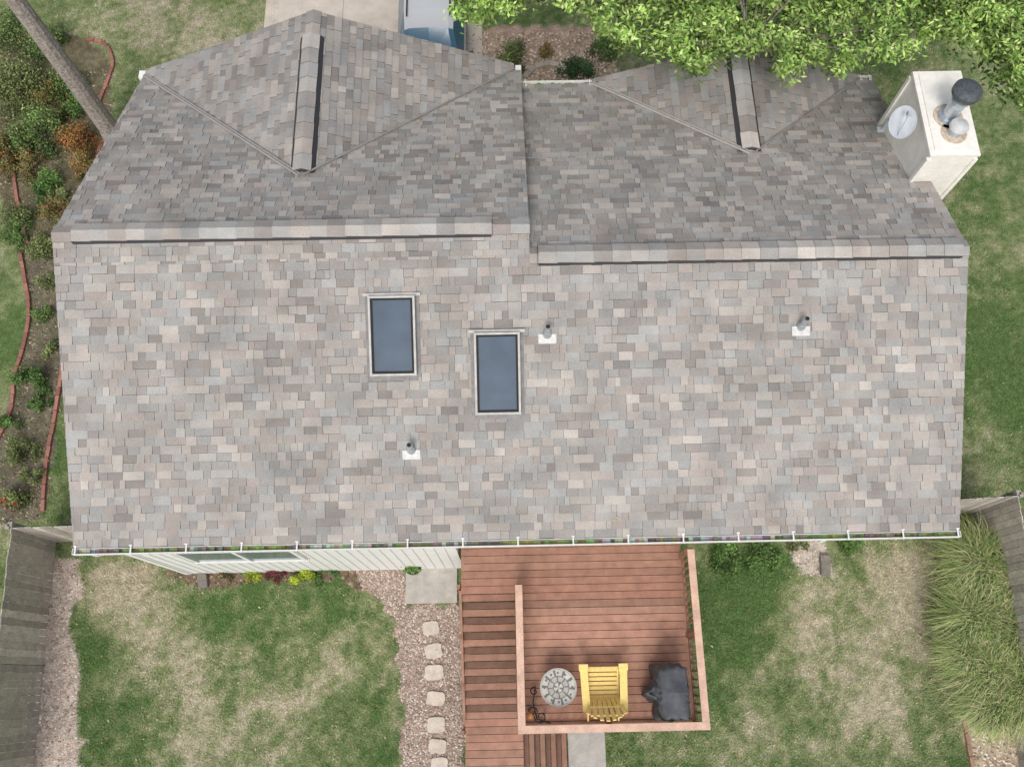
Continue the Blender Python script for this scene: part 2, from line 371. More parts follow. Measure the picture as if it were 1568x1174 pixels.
for (bx,by) in((838,515),(1226,503),(630,692)):
    K=B(); b=PR(bx,by,.01)
    K.box(b-vR*.04+nR*.016,(.30,.16,.012),rot=MR,mi=0)
    b2=b+vR*.03; K.cyl(b2-nR*.02,b2+Vector((0,0,.12)),.085,.06,mi=1,n=20); K.cyl(b2,b2+Vector((0,0,.34)),.045,mi=1,n=20); K.cyl(b2+Vector((0,0,.341)),b2+Vector((0,0,.344)),.036,mi=2,n=20)
    K.cyl(b2+Vector((0,0,.26)),b2+Vector((0,0,.29)),.058,mi=1,n=20)
    K.obj('plumbing_vent',[M_boot,M_metal,M_dark],house)
# ---------------------------------------------------------------- ground
polys=dict(
 gravelL=[(78,845),(122,850),(126,900),(112,960),(120,1050),(126,1174),(128,1260),(20,1260),(45,1174)],
 path=[(540,858),(622,850),(622,925),(708,925),(716,1260),(606,1260),(618,1100),(606,960),(590,925),(560,905)],
 bedW=[(250,872),(540,850),(560,905),(500,885),(330,896),(250,888)],
 bedL=[(33,390),(88,372),(100,560),(66,792),(-30,805),(0,680),(20,620),(46,470)],
 bedTL=[(140,60),(172,100),(166,140),(180,230),(110,330),(92,380),(33,390),(0,300),(-60,200),(-60,60),(60,50)],
 top=[(715,40),(930,40),(960,150),(800,170),(725,130)],
 botR=[(1476,1085),(1640,1050),(1700,1260),(1494,1260)],
 bedR=[(1430,850),(1480,800),(1640,760),(1640,1090),(1480,1100),(1432,1000)],
 soilR=[(1206,815),(1262,825),(1275,885),(1222,885)],
)
WP={k:W(v) for k,v in polys.items()}
WP['drive']=[tuple(P(a,b,0)[:2]) for a,b in((422,-150),(736,-150),(730,160),(422,160))]
patches=[(200,930,.8,.7),(170,885,.5,.6),(270,1005,.8,.4),(430,1090,.9,.3),(330,1130,.8,.3),(520,1010,.5,.2),(1375,935,1.1,.7),(1400,870,.7,.6),(1310,1065,.7,.5),(1200,1000,.6,.3),(1230,930,.6,.3),(1380,1110,.7,.4),(1130,1130,.6,.3),(240,40,1.5,.4),(350,60,1.2,.4),(1530,700,1.2,.35),(1530,300,1.5,.0),(300,1080,2.,.12),(1250,1050,2.,.12),
 (140,1000,.45,-.5),(150,1120,.5,-.45),(560,1060,.5,-.3),(1120,930,.9,-.6),(1090,1080,.5,-.4),(1180,860,.7,-.5),(330,940,.8,-.25),(480,920,.8,-.3),(1525,500,2.2,-.4),(1530,620,1.5,-.3),(20,520,.8,-.6),(90,700,.5,-.6),(590,1150,.4,-.3)]
PW=[(*P(a,b,0)[:2],r,k) for a,b,r,k in patches]
def lerp(a,b,t): return np.asarray(a)*(1-t[:,None])+np.asarray(b)*t[:,None]
def gcol(x,y):
    m=.33+(vn(x,y,1.1,1)-.5)*.4+(vn(x,y,.35,2)-.5)*.55+(vn(x,y,.13,3)-.5)*.6
    for a,b,r,k in PW: m=m+k*np.exp(-((x-a)**2+(y-b)**2)/r**2)
    m=np.clip(m,0,1)
    c=lerp((.095,.17,.05),(.24,.28,.13),np.clip(m*2,0,1)); t=np.clip(m*2-1,0,1); c=c*(1-t[:,None])+np.array((.47,.42,.30))*t[:,None]
    return c,m
def masks(x,y):
    jx=x+(vn(x,y,.25,11)-.5)*.22; jy=y+(vn(x,y,.25,12)-.5)*.22
    g={k:inpoly(jx,jy,v) for k,v in WP.items()}
    return g
def full(x,y):
    c,m=gcol(x,y); c=c*.78+np.array((.05,.04,.025))*.5; g=masks(x,y); nz=.75+.5*vn(x,y,.2,21)
    for k,col in dict(gravelL=(.48,.40,.34),path=(.35,.27,.225),bedW=(.17,.12,.085),bedL=(.16,.14,.10),bedTL=(.15,.13,.08),top=(.40,.29,.22),botR=(.42,.35,.25),bedR=(.16,.15,.09),soilR=(.42,.37,.31),drive=(.4,.36,.31)).items():
        mm=g[k]; c[mm]=np.array(col)*nz[mm][:,None]
    return c,g,m
gx=np.concatenate([[-2500,-600,-150,-50,-25],np.arange(-15,15.01,.1),[25,50,150,600,2500]])
gy=np.concatenate([[-2500,-600,-150,-50,-20],np.arange(-6,22.01,.1),[30,50,150,600,2500]])
GX,GY=np.meshgrid(gx,gy); fx=GX.ravel(); fy=GY.ravel(); c,g,m=full(fx,fy)
me=bpy.data.meshes.new('ground'); nx,ny=len(gx),len(gy)
idx=np.arange(nx*ny).reshape(ny,nx); Fq=np.stack([idx[:-1,:-1],idx[:-1,1:],idx[1:,1:],idx[1:,:-1]],-1).reshape(-1,4)
me.from_pydata(np.stack([fx,fy,fx*0],1).tolist(),[],Fq.tolist()); me.materials.append(M_ground)
a=me.color_attributes.new('Col','FLOAT_COLOR','POINT'); cc=np.ones((len(fx),4),np.float32); cc[:,:3]=c; a.data.foreach_set('color',cc.ravel())
link(bpy.data.objects.new('ground',me))
def grass(name,N,bx):
    x=rng.uniform(bx[0],bx[1],N); y=rng.uniform(bx[2],bx[3],N); g=masks(x,y); bad=np.zeros(N,bool)
    for k in g: bad|=g[k]
    bad|=(x>XL+.3)&(x<XR-.3)&(y>ye+.2)&(y<yfl-.3)
    _,m=gcol(x,y); bad|=rng.random(N)<np.clip(m*1.1-.35,0,.75)
    x=x[~bad];y=y[~bad]; cc,m=gcol(x,y); n=len(x)
    t=rng.uniform(0,6.28,n); L=rng.uniform(.03,.075,n); lean=rng.uniform(.3,1.0,n); w=rng.uniform(.004,.010,n)
    dx,dy=np.cos(t),np.sin(t); z0=np.zeros(n)
    v=np.stack([np.stack([x-dy*w,y+dx*w,z0],1),np.stack([x+dy*w,y-dx*w,z0],1),np.stack([x+dx*L*lean,y+dy*L*lean,L*.7],1)],1)
    cc=cc*rng.uniform(.65,1.85,(n,1))*(1+rng.normal(0,.06,(n,3)))
    mesh_np(name,v,3,np.clip(cc,0,1),M_leaf)
grass('lawn_grass',300000,(-10.5,10.5,-3.6,3.2))
grass('lawn_grass',80000,(7.2,12.5,2.5,17))
grass('lawn_grass',55000,(-13,-4,12.5,19)); grass('lawn_grass',35000,(-11.5,-7,2,13))
def pebbles(name,keys,N,cols,bx,smin=.012,smax=.035):
    x=rng.uniform(bx[0],bx[1],N); y=rng.uniform(bx[2],bx[3],N); g=masks(x,y); ok=np.zeros(N,bool)
    for k in keys: ok|=g[k]
    x=x[ok];y=y[ok];n=len(x); r=rng.uniform(smin,smax,n); t0=rng.uniform(0,6.28,n)
    ring=[np.stack([x+r*np.cos(t0+i*1.2566)*rng.uniform(.7,1.2,n),y+r*np.sin(t0+i*1.2566)*rng.uniform(.7,1.2,n),np.full(n,.002)],1) for i in range(5)]
    ap=np.stack([x+r*.2,y,r*.8],1)
    V=np.concatenate([np.stack([ring[i],ring[(i+1)%5],ap],1)[:,None] for i in range(5)],1).reshape(-1,3,3)
    cc=np.array(cols)[rng.integers(0,len(cols),n)]*rng.uniform(.7,1.25,(n,1)); mesh_np(name,V,3,np.repeat(cc,5,axis=0),M_leaf)
GC=[(.62,.52,.44),(.46,.36,.30),(.72,.66,.6),(.50,.38,.32),(.32,.27,.23)]
pebbles('gravel',['gravelL','soilR'],26000,GC,(-11,8,-4,3)); pebbles('gravel',['path'],26000,[(.52,.42,.35),(.42,.30,.24),(.62,.56,.5),(.32,.24,.19)],(-3.5,0,-3.5,3),.01,.03)
pebbles('gravel',['top','botR'],60000,[(.6,.47,.37),(.5,.37,.27),(.66,.58,.48),(.32,.25,.17)],(-2,12,-4,17),.02,.05)
pebbles('bark_mulch',['bedL','bedTL','bedW','bedR'],70000,[(.2,.14,.1),(.27,.2,.13),(.13,.1,.07),(.4,.33,.24),(.1,.17,.05)],(-13,12,-3,16),.015,.04)
n=1900; x=rng.uniform(-11,12,n); y=rng.uniform(-4,17,n); cc=np.array([(.36,.26,.14),(.46,.37,.22),(.27,.16,.08),(.5,.44,.28)])[rng.integers(0,4,n)]
mesh_np('fallen_leaves',leafquads(np.stack([x,y,np.full(n,.05)],1),.055,.03,.85,3),4,cc,M_leaf)
L=[];
for px,py in [(1050,118),(430,238),(640,185),(1240,230),(660,205),(945,792),(940,796),(1180,800),(700,240),(1010,150),(1110,132)]:
    q=PR(px,py,.03) if py>500 else (PP(px,py,pFl+nFl*.04,nFl) if px<800 else PP(px,py,pFr+nFr*.04,nFr)); L.append(tuple(q))
mesh_np('fallen_leaves',leafquads(np.array(L),.07,.04,.9,5),4,np.tile([(.5,.38,.2)],(len(L),1)),M_leaf)
K=B(); dv=WP['drive']; x0=dv[0][0]; x1=dv[1][0]; y0=yfl-.5; y1=26
xs=[x0,x0+(x1-x0)*.36,x0+(x1-x0)*.7,x1]
for i in range(3):
    yy=y0
    while yy<y1:
        K.box(((xs[i]+xs[i+1])/2,yy+1.3,.0),(xs[i+1]-xs[i]-.015,2.585,.03)); yy+=2.6
K.obj('driveway',mat('driveway_concrete',(.58,.51,.44),.9,nscale=3,namt=.1,n2=40,bump=.1))
K=B(); a=P(622,853,.08);b=P(700,922,.08); K.box(((a.x+b.x)/2,(a.y+b.y)/2,.04),(b.x-a.x,a.y-b.y,.09)); K.obj('concrete_slab',M_conc,bevel=.01)
K=B(); a=P(868,1100,.05);b=P(930,1200,.05); K.box(((a.x+b.x)/2,(a.y+b.y)/2,.025),(b.x-a.x,a.y-b.y,.06)); K.obj('concrete_slab',M_conc,bevel=.01)
M_stone=mat('stepping_stone',(.60,.52,.44),.9,nscale=8,namt=.15,n2=60,bump=.3)
for px,py in((660,961),(664,996),(665,1029),(667,1069),(668,1109),(670,1142),(673,1170)):
    K=B(); a=P(px,py,.03); w=random.uniform(.34,.43); h=random.uniform(.27,.34); n=22; rot=random.uniform(-.15,.15)
    q=[]
    for i in range(n):
        t=2*math.pi*i/n; e=7.; r=(abs(math.cos(t)/(w/2))**e+abs(math.sin(t)/(h/2))**e)**(-1/e)*random.uniform(.93,1.03); q.append((a.x+r*math.cos(t+rot),a.y+r*math.sin(t+rot)))
    K.face([(x,y,.045) for x,y in q]); 
    for i in range(n): K.face([(*q[i],.045),(*q[i],0),(*q[(i+1)%n],0),(*q[(i+1)%n],.045)])
    K.obj('stepping_stone',M_stone)
for px0,py0,px1,py1 in((308,868,312,900),(1262,850,1264,880)):
    K=B(); K.beam(P(px0,py0,.06),P(px1,py1,.06),.2,.12,(.2,.18,.155)); K.obj('landscape_timber',M_wood,bevel=.01)
def edging(pl,col,w=.08,name='brick_edging'):
    K=B(); pts=[P(a,b,.0) for a,b in pl]
    sm=[]
    for i in range(len(pts)-1):
        p0=pts[max(i-1,0)];p1=pts[i];p2=pts[i+1];p3=pts[min(i+2,len(pts)-1)]
        for k in range(8):
            t=k/8; sm.append(.5*((2*p1)+(p2-p0)*t+(2*p0-5*p1+4*p2-p3)*t*t+(3*p1-p0-3*p2+p3)*t**3))
    sm.append(pts[-1]); acc=[sm[0]]
    for q in sm[1:]:
        if (q-acc[-1]).length>.19: acc.append(q)
    for a,b in zip(acc[:-1],acc[1:]):
        j=random.uniform(.7,1.2); q=a.lerp(b,.94); off=Vector((random.uniform(-.008,.008),0,.035+random.uniform(-.008,.008)))
        K.beam(a+off,q+off,w,.08,tuple(c*j for c in col))
    K.obj(name,M_attr)
RED=(.34,.15,.12)
edging([(134,62),(160,68),(174,95),(166,125),(152,165),(165,200),(120,300),(92,335)],RED)
edging([(33,390),(40,430),(46,480),(38,530),(22,580),(20,620),(2,665),(-15,700)],RED)
edging([(97,560),(85,640),(72,710),(66,790)],RED)
edging([(1470,1075),(1480,1130),(1492,1200)],(.33,.2,.14)); edging([(20,250),(30,320),(45,380)],RED)
edging([(803,120),(822,102),(850,100),(870,110)],(.5,.44,.36),.14,'stone_edging')
# ---------------------------------------------------------------- fences
def fence(pts,h=1.8,side=1,base=0):
    K=B()
    for (a,b) in zip(pts[:-1],pts[1:]):
        a=Vector((*a,0));b=Vector((*b,0));d=(b-a);L=d.length;d.normalize();nn=Vector((-d.y,d.x,0))*side; n=max(1,int(L/.145))
        for i in range(n):
            c=a+d*((i+.5)*L/n); j=random.uniform(.65,1.2); hh=h+random.uniform(-.03,.02)
            ang=math.atan2(d.y,d.x)+random.uniform(-.02,.02)
            K.box(c+nn*.03+Vector((0,0,hh/2)),(.135,.02,hh),(.46*j,.42*j,.37*j),ang)
        for z in(.35,1.5): K.beam(a+Vector((0,0,z)),b+Vector((0,0,z)),.04,.09,(.34,.31,.27))
        m=max(1,int(L/2.4))
        for i in range(m+1): K.box(a+d*(L*i/m)-nn*.05+Vector((0,0,h/2)),(.09,.09,h+.04),(.34,.31,.27))
    K.obj('wooden_fence',M_wood)
fa=P(15,806,1.8); fb=P(110,802,1.8); fc=P(-38,1250,1.8)
fence([tuple(fc[:2]),tuple(fa[:2])],side=-1); fence([tuple(fa[:2]),(XL+.3,fb.y)],side=-1)
ga=P(1474,768,1.8); gb=P(1560,757,1.8); gc=P(1650,1200,1.8)
fence([(XR-.3,ga.y),tuple(gb[:2])],side=-1); fence([tuple(gb[:2]),tuple(gc[:2])],side=-1)
# ---------------------------------------------------------------- deck
zd=2.2; zt2=zd+.95; zl_=.68
deck=empty('wooden_deck')
xa=P(706,862,zd).x; xb=P(1082,1112,zt2).x; xm=P(799,1115,zt2).x; yb=P(940,1114,zt2).y; ym=P(790,895,zt2).y; yt=wy-.02
yst=P(745,897,zd).y
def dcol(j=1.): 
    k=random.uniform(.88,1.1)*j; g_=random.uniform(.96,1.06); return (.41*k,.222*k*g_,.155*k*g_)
K=B(); y=ye+.75; pw=.145
while y>yb:
    c=dcol(.84 if y>yst-.3 else 1.12)  # boards by the house darker: eave shade put into the colour, plus weathering
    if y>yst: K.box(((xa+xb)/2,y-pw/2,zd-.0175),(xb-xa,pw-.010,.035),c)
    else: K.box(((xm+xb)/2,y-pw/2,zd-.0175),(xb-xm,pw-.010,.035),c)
    y-=pw
K.obj('deck_boards',M_deck,deck)
K=B()
K.box(((xm+xb)/2,(yb+yst)/2,zd-.13),(xb-xm-.1,yst-yb-.1,.16),(.03,.02,.015)); K.box(((xa+xb)/2,(ye+.7+yst)/2,zd-.135),(xb-xa-.1,ye+.7-yst-.1,.15),(.03,.02,.015))
for x,y in((xm+.15,yb+.15),(xb-.15,yb+.15),(xb-.15,yst),(xa+.1,yst),((xm+xb)/2,yb+.15)): K.box((x,y,zd/2-.1),(.14,.14,zd-.2),dcol(.7))
K.obj('frame_and_posts',M_deck,deck)
K=B(); PE=(.66,.44,.33)
def rail(a,b,w=.13,dz=0.):
    a=Vector(a);b=Vector(b); up=Vector((0,0,1))
    K.beam(a+up*(zt2-.02+dz),b+up*(zt2-.02+dz),w,.04,PE); K.beam(a+up*(zt2-.1+dz),b+up*(zt2-.1+dz),.04,.09,dcol(.9)); K.beam(a+up*(zd+.1+dz),b+up*(zd+.1+dz),.036+dz,.08,dcol(.9))
    L=(b-a).length; d=(b-a).normalized(); n=int(L/.14)
    for i in range(1,n): K.box(a+d*(L*i/n)+up*(zd+.46),(.035,.035,.8),dcol(.95),math.atan2(d.y,d.x))
    m=max(1,round(L/1.6))
    for i in range(m+1):
        if 0<i<m: K.box(a+d*(L*i/m)+up*(zd+.35),(.085,.085,1.12),dcol(.95))
ry=ye-.06
rail((xb,ry,0),(xb,yb+.06,0)); rail((xb+.065,yb,0),(xm-.065,yb,0),dz=.004); rail((xm,yb+.06,0),(xm,ym,0))
for x,y in((xb,yb),(xm,yb),(xm,ym),(xb,ry)): K.box((x,y,zd+.3),(.09,.09,1.2),dcol(.95))
K.obj('railing',M_deck,deck)
K=B(); yend=P(752,1100,zl_).y; nst=9; tr=(yst-yend)/nst; xs1=xm-.07
for i in range(nst):
    z=zd-(i+1)*(zd-zl_)/(nst); yy=yst-tr*(i+.5)
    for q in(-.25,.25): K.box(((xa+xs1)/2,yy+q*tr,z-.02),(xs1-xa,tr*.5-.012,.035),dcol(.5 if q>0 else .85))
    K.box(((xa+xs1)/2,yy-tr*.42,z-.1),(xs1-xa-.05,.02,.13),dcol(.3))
K.beam((xa-.02,yst,zd-.15),(xa-.02,yend-.1,zl_-.2),.05,.28,dcol(.7));K.beam((xs1+.025,yst,zd-.15),(xs1+.025,yend,zl_-.2),.04,.28,dcol(.6))
y=yend; yy1=yend-1.35; xl2=xm+.05
while y>yy1: K.box(((xa+xl2)/2,y-pw/2,zl_-.018),(xl2-xa,pw-.009,.035),dcol(.9)); y-=pw
K.box(((xa+xl2)/2,(yend+yy1)/2,zl_-.14),(xl2-xa-.05,1.25,.18),dcol(.3))
x2=P(868,1150,.1).x; nn=4; tx=(x2-xl2)/nn; yA=P(830,1122,.4).y
for i in range(nn):
    z=zl_-(i+1)*(zl_/(nn+1)); xx=xl2+tx*(i+.5)
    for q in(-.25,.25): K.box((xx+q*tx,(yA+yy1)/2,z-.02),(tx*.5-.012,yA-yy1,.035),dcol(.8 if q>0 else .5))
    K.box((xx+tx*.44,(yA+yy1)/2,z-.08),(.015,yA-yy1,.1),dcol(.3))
K.beam((xl2,yA+.02,zl_-.1),(x2,yA+.02,0),.04,.2,dcol(.6))
for i in range(5):
    yy=yst-i*.9; zz=max(zl_,zd-(yst-yy)/tr*(zd-zl_)/nst); K.box((xa-.05,yy,zz/2+.05),(.07,.07,zz),dcol(.8))
K.obj('stairs',M_deck,deck)
# ---------------------------------------------------------------- chair
ch=P(924,1058,zd+.35); K=B()
def CL(x,y,z): return (ch.x+x*.98,ch.y+y*1.04,zd+z)
for i in range(7):
    t=i/6; K.beam(CL(-.27,.36-.075*i,.38-.13*t),CL(.27,.36-.075*i,.38-.13*t),.062,.022)
for i in range(7):
    x=(i-3)*.080; xt=(i-3)*.112; hh=.98-.02*(i-3)**2; yt_=-.46+.012*(i-3)**2
    K.beam(CL(x,-.10,.24),CL(xt,yt_+.0,hh),.070,.02)
K.beam(CL(-.3,-.25,.58),CL(.3,-.25,.58),.03,.07); K.beam(CL(-.3,-.38,.8),CL(.3,-.38,.8),.03,.05)
for sx in(-1,1):
    K.beam(CL(sx*.37,.42,.56),CL(sx*.34,-.33,.55),.14,.025); K.box(CL(sx*.37,.40,.565),(.17,.12,.024))
    K.beam(CL(sx*.31,.33,.0),CL(sx*.31,.33,.545),.035,.1); K.beam(CL(sx*.285,.40,.34),CL(sx*.285,-.48,.03),.03,.12)
    K.beam(CL(sx*.32,-.22,.03),CL(sx*.33,-.26,.54),.035,.08)
K.beam(CL(-.31,.40,.33),CL(.31,.40,.33),.025,.11)
K.obj('adirondack_chair',M_yel,bevel=.006)
tb=P(855,1052,zd+.5); K=B(); zz=zd+.5
g1=(.46,.44,.40);g2=(.19,.19,.18);g3=(.58,.55,.49)
def ring(r0,r1,z,col,n=40):
    for i in range(n):
        a=2*math.pi*i/n;b=2*math.pi*(i+1)/n
        cc=col if not callable(col) else col(i)
        K.face([(tb.x+r0*math.cos(a),tb.y+r0*math.sin(a),z),(tb.x+r1*math.cos(a),tb.y+r1*math.sin(a),z),(tb.x+r1*math.cos(b),tb.y+r1*math.sin(b),z),(tb.x+r0*math.cos(b),tb.y+r0*math.sin(b),z)],cc)
K.cyl((tb.x,tb.y,zz-.025),(tb.x,tb.y,zz-.004),.335,.335,g2,40)
ring(.30,.335,zz+.006,g1); ring(.20,.30,zz,lambda i:g3 if i%4<3 else g2); ring(.185,.20,zz+.004,g2); ring(.10,.185,zz,lambda i:g1 if i%5 else g2); ring(.085,.10,zz+.004,g2); ring(.001,.085,zz,lambda i:g3 if i%10<6 else g2)
for i in range(12):
    a=2*math.pi*i/12; K.cyl((tb.x+.25*math.cos(a),tb.y+.25*math.sin(a),zz),(tb.x+.25*math.cos(a),tb.y+.25*math.sin(a),zz+.008),.022,.02,g2,10)
for i in range(4):
    a=.5+i*math.pi/2; d=Vector((math.cos(a),math.sin(a),0)); c=Vector((tb.x,tb.y,zd))
    K.tube([c+d*.28+Vector((0,0,.01)),c+d*.12+Vector((0,0,.2)),c+d*.14+Vector((0,0,.35)),c+d*.27+Vector((0,0,.475))],[.012]*4,(.03,.03,.03))
K.obj('patio_table',M_attr)
K=B()
def curl(cx,cy,r,turns,z,a0): return [Vector((cx+r*(1-.7*i/24)*math.cos(a0+turns*6.28*i/24),cy+r*(1-.7*i/24)*math.sin(a0+turns*6.28*i/24),z+.1*i/24)) for i in range(25)]
for (px,py,r,a0) in((818,1058,.08,1.2),(828,1097,.12,3.),(815,1090,.1,0)):
    q=P(px,py,zd+.2); pts=curl(q.x,q.y,r,1.1,zd+.1,a0); K.tube(pts,[.011]*25,(.03,.03,.03),6)
a=P(820,1050,zd+.35);b=P(822,1100,zd+.05); K.tube([a,(a+b)/2+Vector((-.06,0,.1)),b],[.012]*3,(.03,.03,.03)); K.tube([b,b+Vector((.25,-.08,-.02))],[.011]*2,(.03,.03,.03)); K.tube([b,Vector((b.x,b.y,zd))],[.012]*2,(.03,.03,.03))
q=P(812,1094,zd+.15); 
for i in range(4):
    r=[.0,.05,.07,.05,.02]; K.cyl((q.x,q.y,zd+.08+.035*i),(q.x,q.y,zd+.08+.035*(i+1)),max(.03,r[i]),r[i+1],(.5,.22,.08),14)
K.obj('iron_plant_stand',M_attr)
def grill():
    c=P(1034,1060,zd+1.0); me=bpy.data.meshes.new('covered_grill'); nu,nv=96,34; V=[];Fc=[]
    rs=random.Random(3); ph=[rs.uniform(0,6.28) for _ in range(6)]
    prof=[(0,1.0),(.1,1.04),(.3,1.02),(.6,.98),(.8,.97),(.93,.95),(1.0,.90),(1.03,.82),(1.05,.5),(1.06,.2),(1.062,.0)]
    for j in range(nv):
        t=j/(nv-1)*(len(prof)-1); k=min(int(t),len(prof)-2); f=t-k; z=prof[k][0]*(1-f)+prof[k+1][0]*f; sc=prof[k][1]*(1-f)+prof[k+1][1]*f
        for i in range(nu):
            a=2*math.pi*i/nu; hx,hy=.28,.47; e=6.5
            r=(abs(math.cos(a)/hx)**e+abs(math.sin(a)/hy)**e)**(-1/e)
            wr=.030*math.sin(a*9+ph[0]+z*4)*(1.1-z)+.016*math.sin(a*17+ph[1]-z*7)+.010*math.sin(a*5+z*12+ph[2])
            side=.19*math.exp(-((a-math.pi)/.33)**2)*(1 if z<.8 else max(0,1-(z-.8)*6))
            x=(r*sc+wr*sc+side)*math.cos(a); y=(r*sc+wr*sc)*math.sin(a)
            top=1 if z>.95 else 0
            zz=z+.02*math.sin(x*14+ph[3])*math.cos(y*9+ph[4])*top-.07*(abs(x)/.28)**2*(z>.85)-.03*abs(math.sin(y*7))*top
            V.append((c.x+x,c.y+y,zd+max(0.01,zz)))
    for j in range(nv-1):
        for i in range(nu): Fc.append((j*nu+i,j*nu+(i+1)%nu,(j+1)*nu+(i+1)%nu,(j+1)*nu+i))
    me.from_pydata(V,[],Fc); me.materials.append(mat('grill_cover_fabric',(.085,.09,.10),.6,nscale=12,namt=.15,bump=.5,bscale=14)); me.polygons.foreach_set('use_smooth',[True]*len(Fc)); me.update()
    return link(bpy.data.objects.new('covered_grill',me))
grill()
# ---------------------------------------------------------------- car
def car():
    o=empty('parked_car'); c=P(656,44,1.7); cx,y0=c.x,c.y
    M_body=mat('silver_car_paint',(.62,.63,.64),.3,metal=.2,spec=.6); M_win=mat('car_glass',(.06,.14,.22),.15,spec=.5)
    S=[(-1.95,.72,.35,.62,.66,.5),(-1.8,.86,.3,.8,.86,.7),(-.85,.9,.3,.95,1.04,.78),(-.55,.9,.3,1.0,1.1,.78),(.05,.9,.3,1.02,1.66,.62),(.6,.9,.3,1.03,1.74,.64),(1.8,.9,.3,1.03,1.74,.64),(2.6,.88,.3,1.0,1.62,.6),(2.9,.8,.4,.95,1.1,.66)]
    K=B(); R_=[]
    for y,hw,zl0,zs,zt_,ht in S:
        R_.append([(-hw*.95,zl0),(-hw,zs*.7),(-hw*.97,zs),(-ht,zt_-.06),(-ht*.8,zt_),(0,zt_+.03),(ht*.8,zt_),(ht,zt_-.06),(hw*.97,zs),(hw,zs*.7),(hw*.95,zl0)])
    for i in range(len(S)-1):
        for j in range(10):
            mi=0
            if i==3 and j in(3,4,5,6): mi=1
            if 3<=i<=6 and j in(2,7): mi=1
            if i==7 and j in(3,4,5,6): mi=1
            p=[(cx+R_[i][j][0],y0+S[i][0],R_[i][j][1]),(cx+R_[i][j+1][0],y0+S[i][0],R_[i][j+1][1]),(cx+R_[i+1][j+1][0],y0+S[i+1][0],R_[i+1][j+1][1]),(cx+R_[i+1][j][0],y0+S[i+1][0],R_[i+1][j][1])]
            K.face(p,mi=mi)
    for i in(0,-1): K.face([(cx+a,y0+S[i][0],b) for a,b in R_[i]])
    K.obj('body',[M_body,M_win],o)
    K=B()
    for sx in(-1,1):
        for yy in(-1.2,1.9): K.cyl((cx+sx*.72,y0+yy,.34),(cx+sx*.92,y0+yy,.34),.34,n=24)
        K.box((cx+sx*1.02,y0-.35,1.12),(.2,.14,.15)); K.beam((cx+sx*.55,y0+.3,1.8),(cx+sx*.55,y0+2.2,1.8),.04,.04)
    K.obj('wheels_and_mirrors',M_black,o,bevel=.02)
car()
# ---------------------------------------------------------------- plants
def shrub(name,px,py,r,h,cols,n,leaf=.06,zc=0):
    c=P(px,py,h*.5+zc); rr=np.random.default_rng(int(px*7+py)+500); o=empty(name)
    k=max(5,int(r*r*60)); cl=rr.normal(size=(k,3)); cl/=np.linalg.norm(cl,axis=1)[:,None]; cl*=rr.uniform(.35,.95,(k,1)); cl[:,2]=np.abs(cl[:,2])
    cc=cl*np.array([r,r,h*.85])+np.array([c.x,c.y,zc]); w=rr.integers(0,k,n)
    pts=cc[w]+rr.normal(size=(n,3))*np.array([r,r,h])*.16; pts[:,2]=np.clip(pts[:,2],.02,None)
    tone=rr.uniform(.6,1.3,k)[w]; col=np.array(cols)[rr.integers(0,len(cols),n)]*(tone*rr.uniform(.75,1.25,n))[:,None]
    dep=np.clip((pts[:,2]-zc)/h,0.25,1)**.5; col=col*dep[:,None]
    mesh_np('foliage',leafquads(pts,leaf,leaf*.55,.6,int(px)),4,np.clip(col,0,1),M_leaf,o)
    K=B()
    for i in range(5):
        t=cc[i%k]; K.tube([Vector((c.x,c.y,0)),Vector((c.x*.5+t[0]*.5+.02,c.y*.5+t[1]*.5,t[2]*.55)),Vector(t)],[.02,.014,.006],(.12,.09,.06),6)
    K.obj('stems',M_bark,o)
GR1=[(.10,.21,.05),(.15,.29,.07),(.23,.37,.10)]; GYL=[(.50,.60,.05),(.62,.68,.08),(.34,.48,.06)]; RD=[(.38,.15,.06),(.5,.22,.06),(.2,.19,.06)]; DR=[(.16,.03,.04),(.24,.06,.06)]
OL=[(.23,.28,.10),(.32,.37,.14),(.17,.22,.07)]
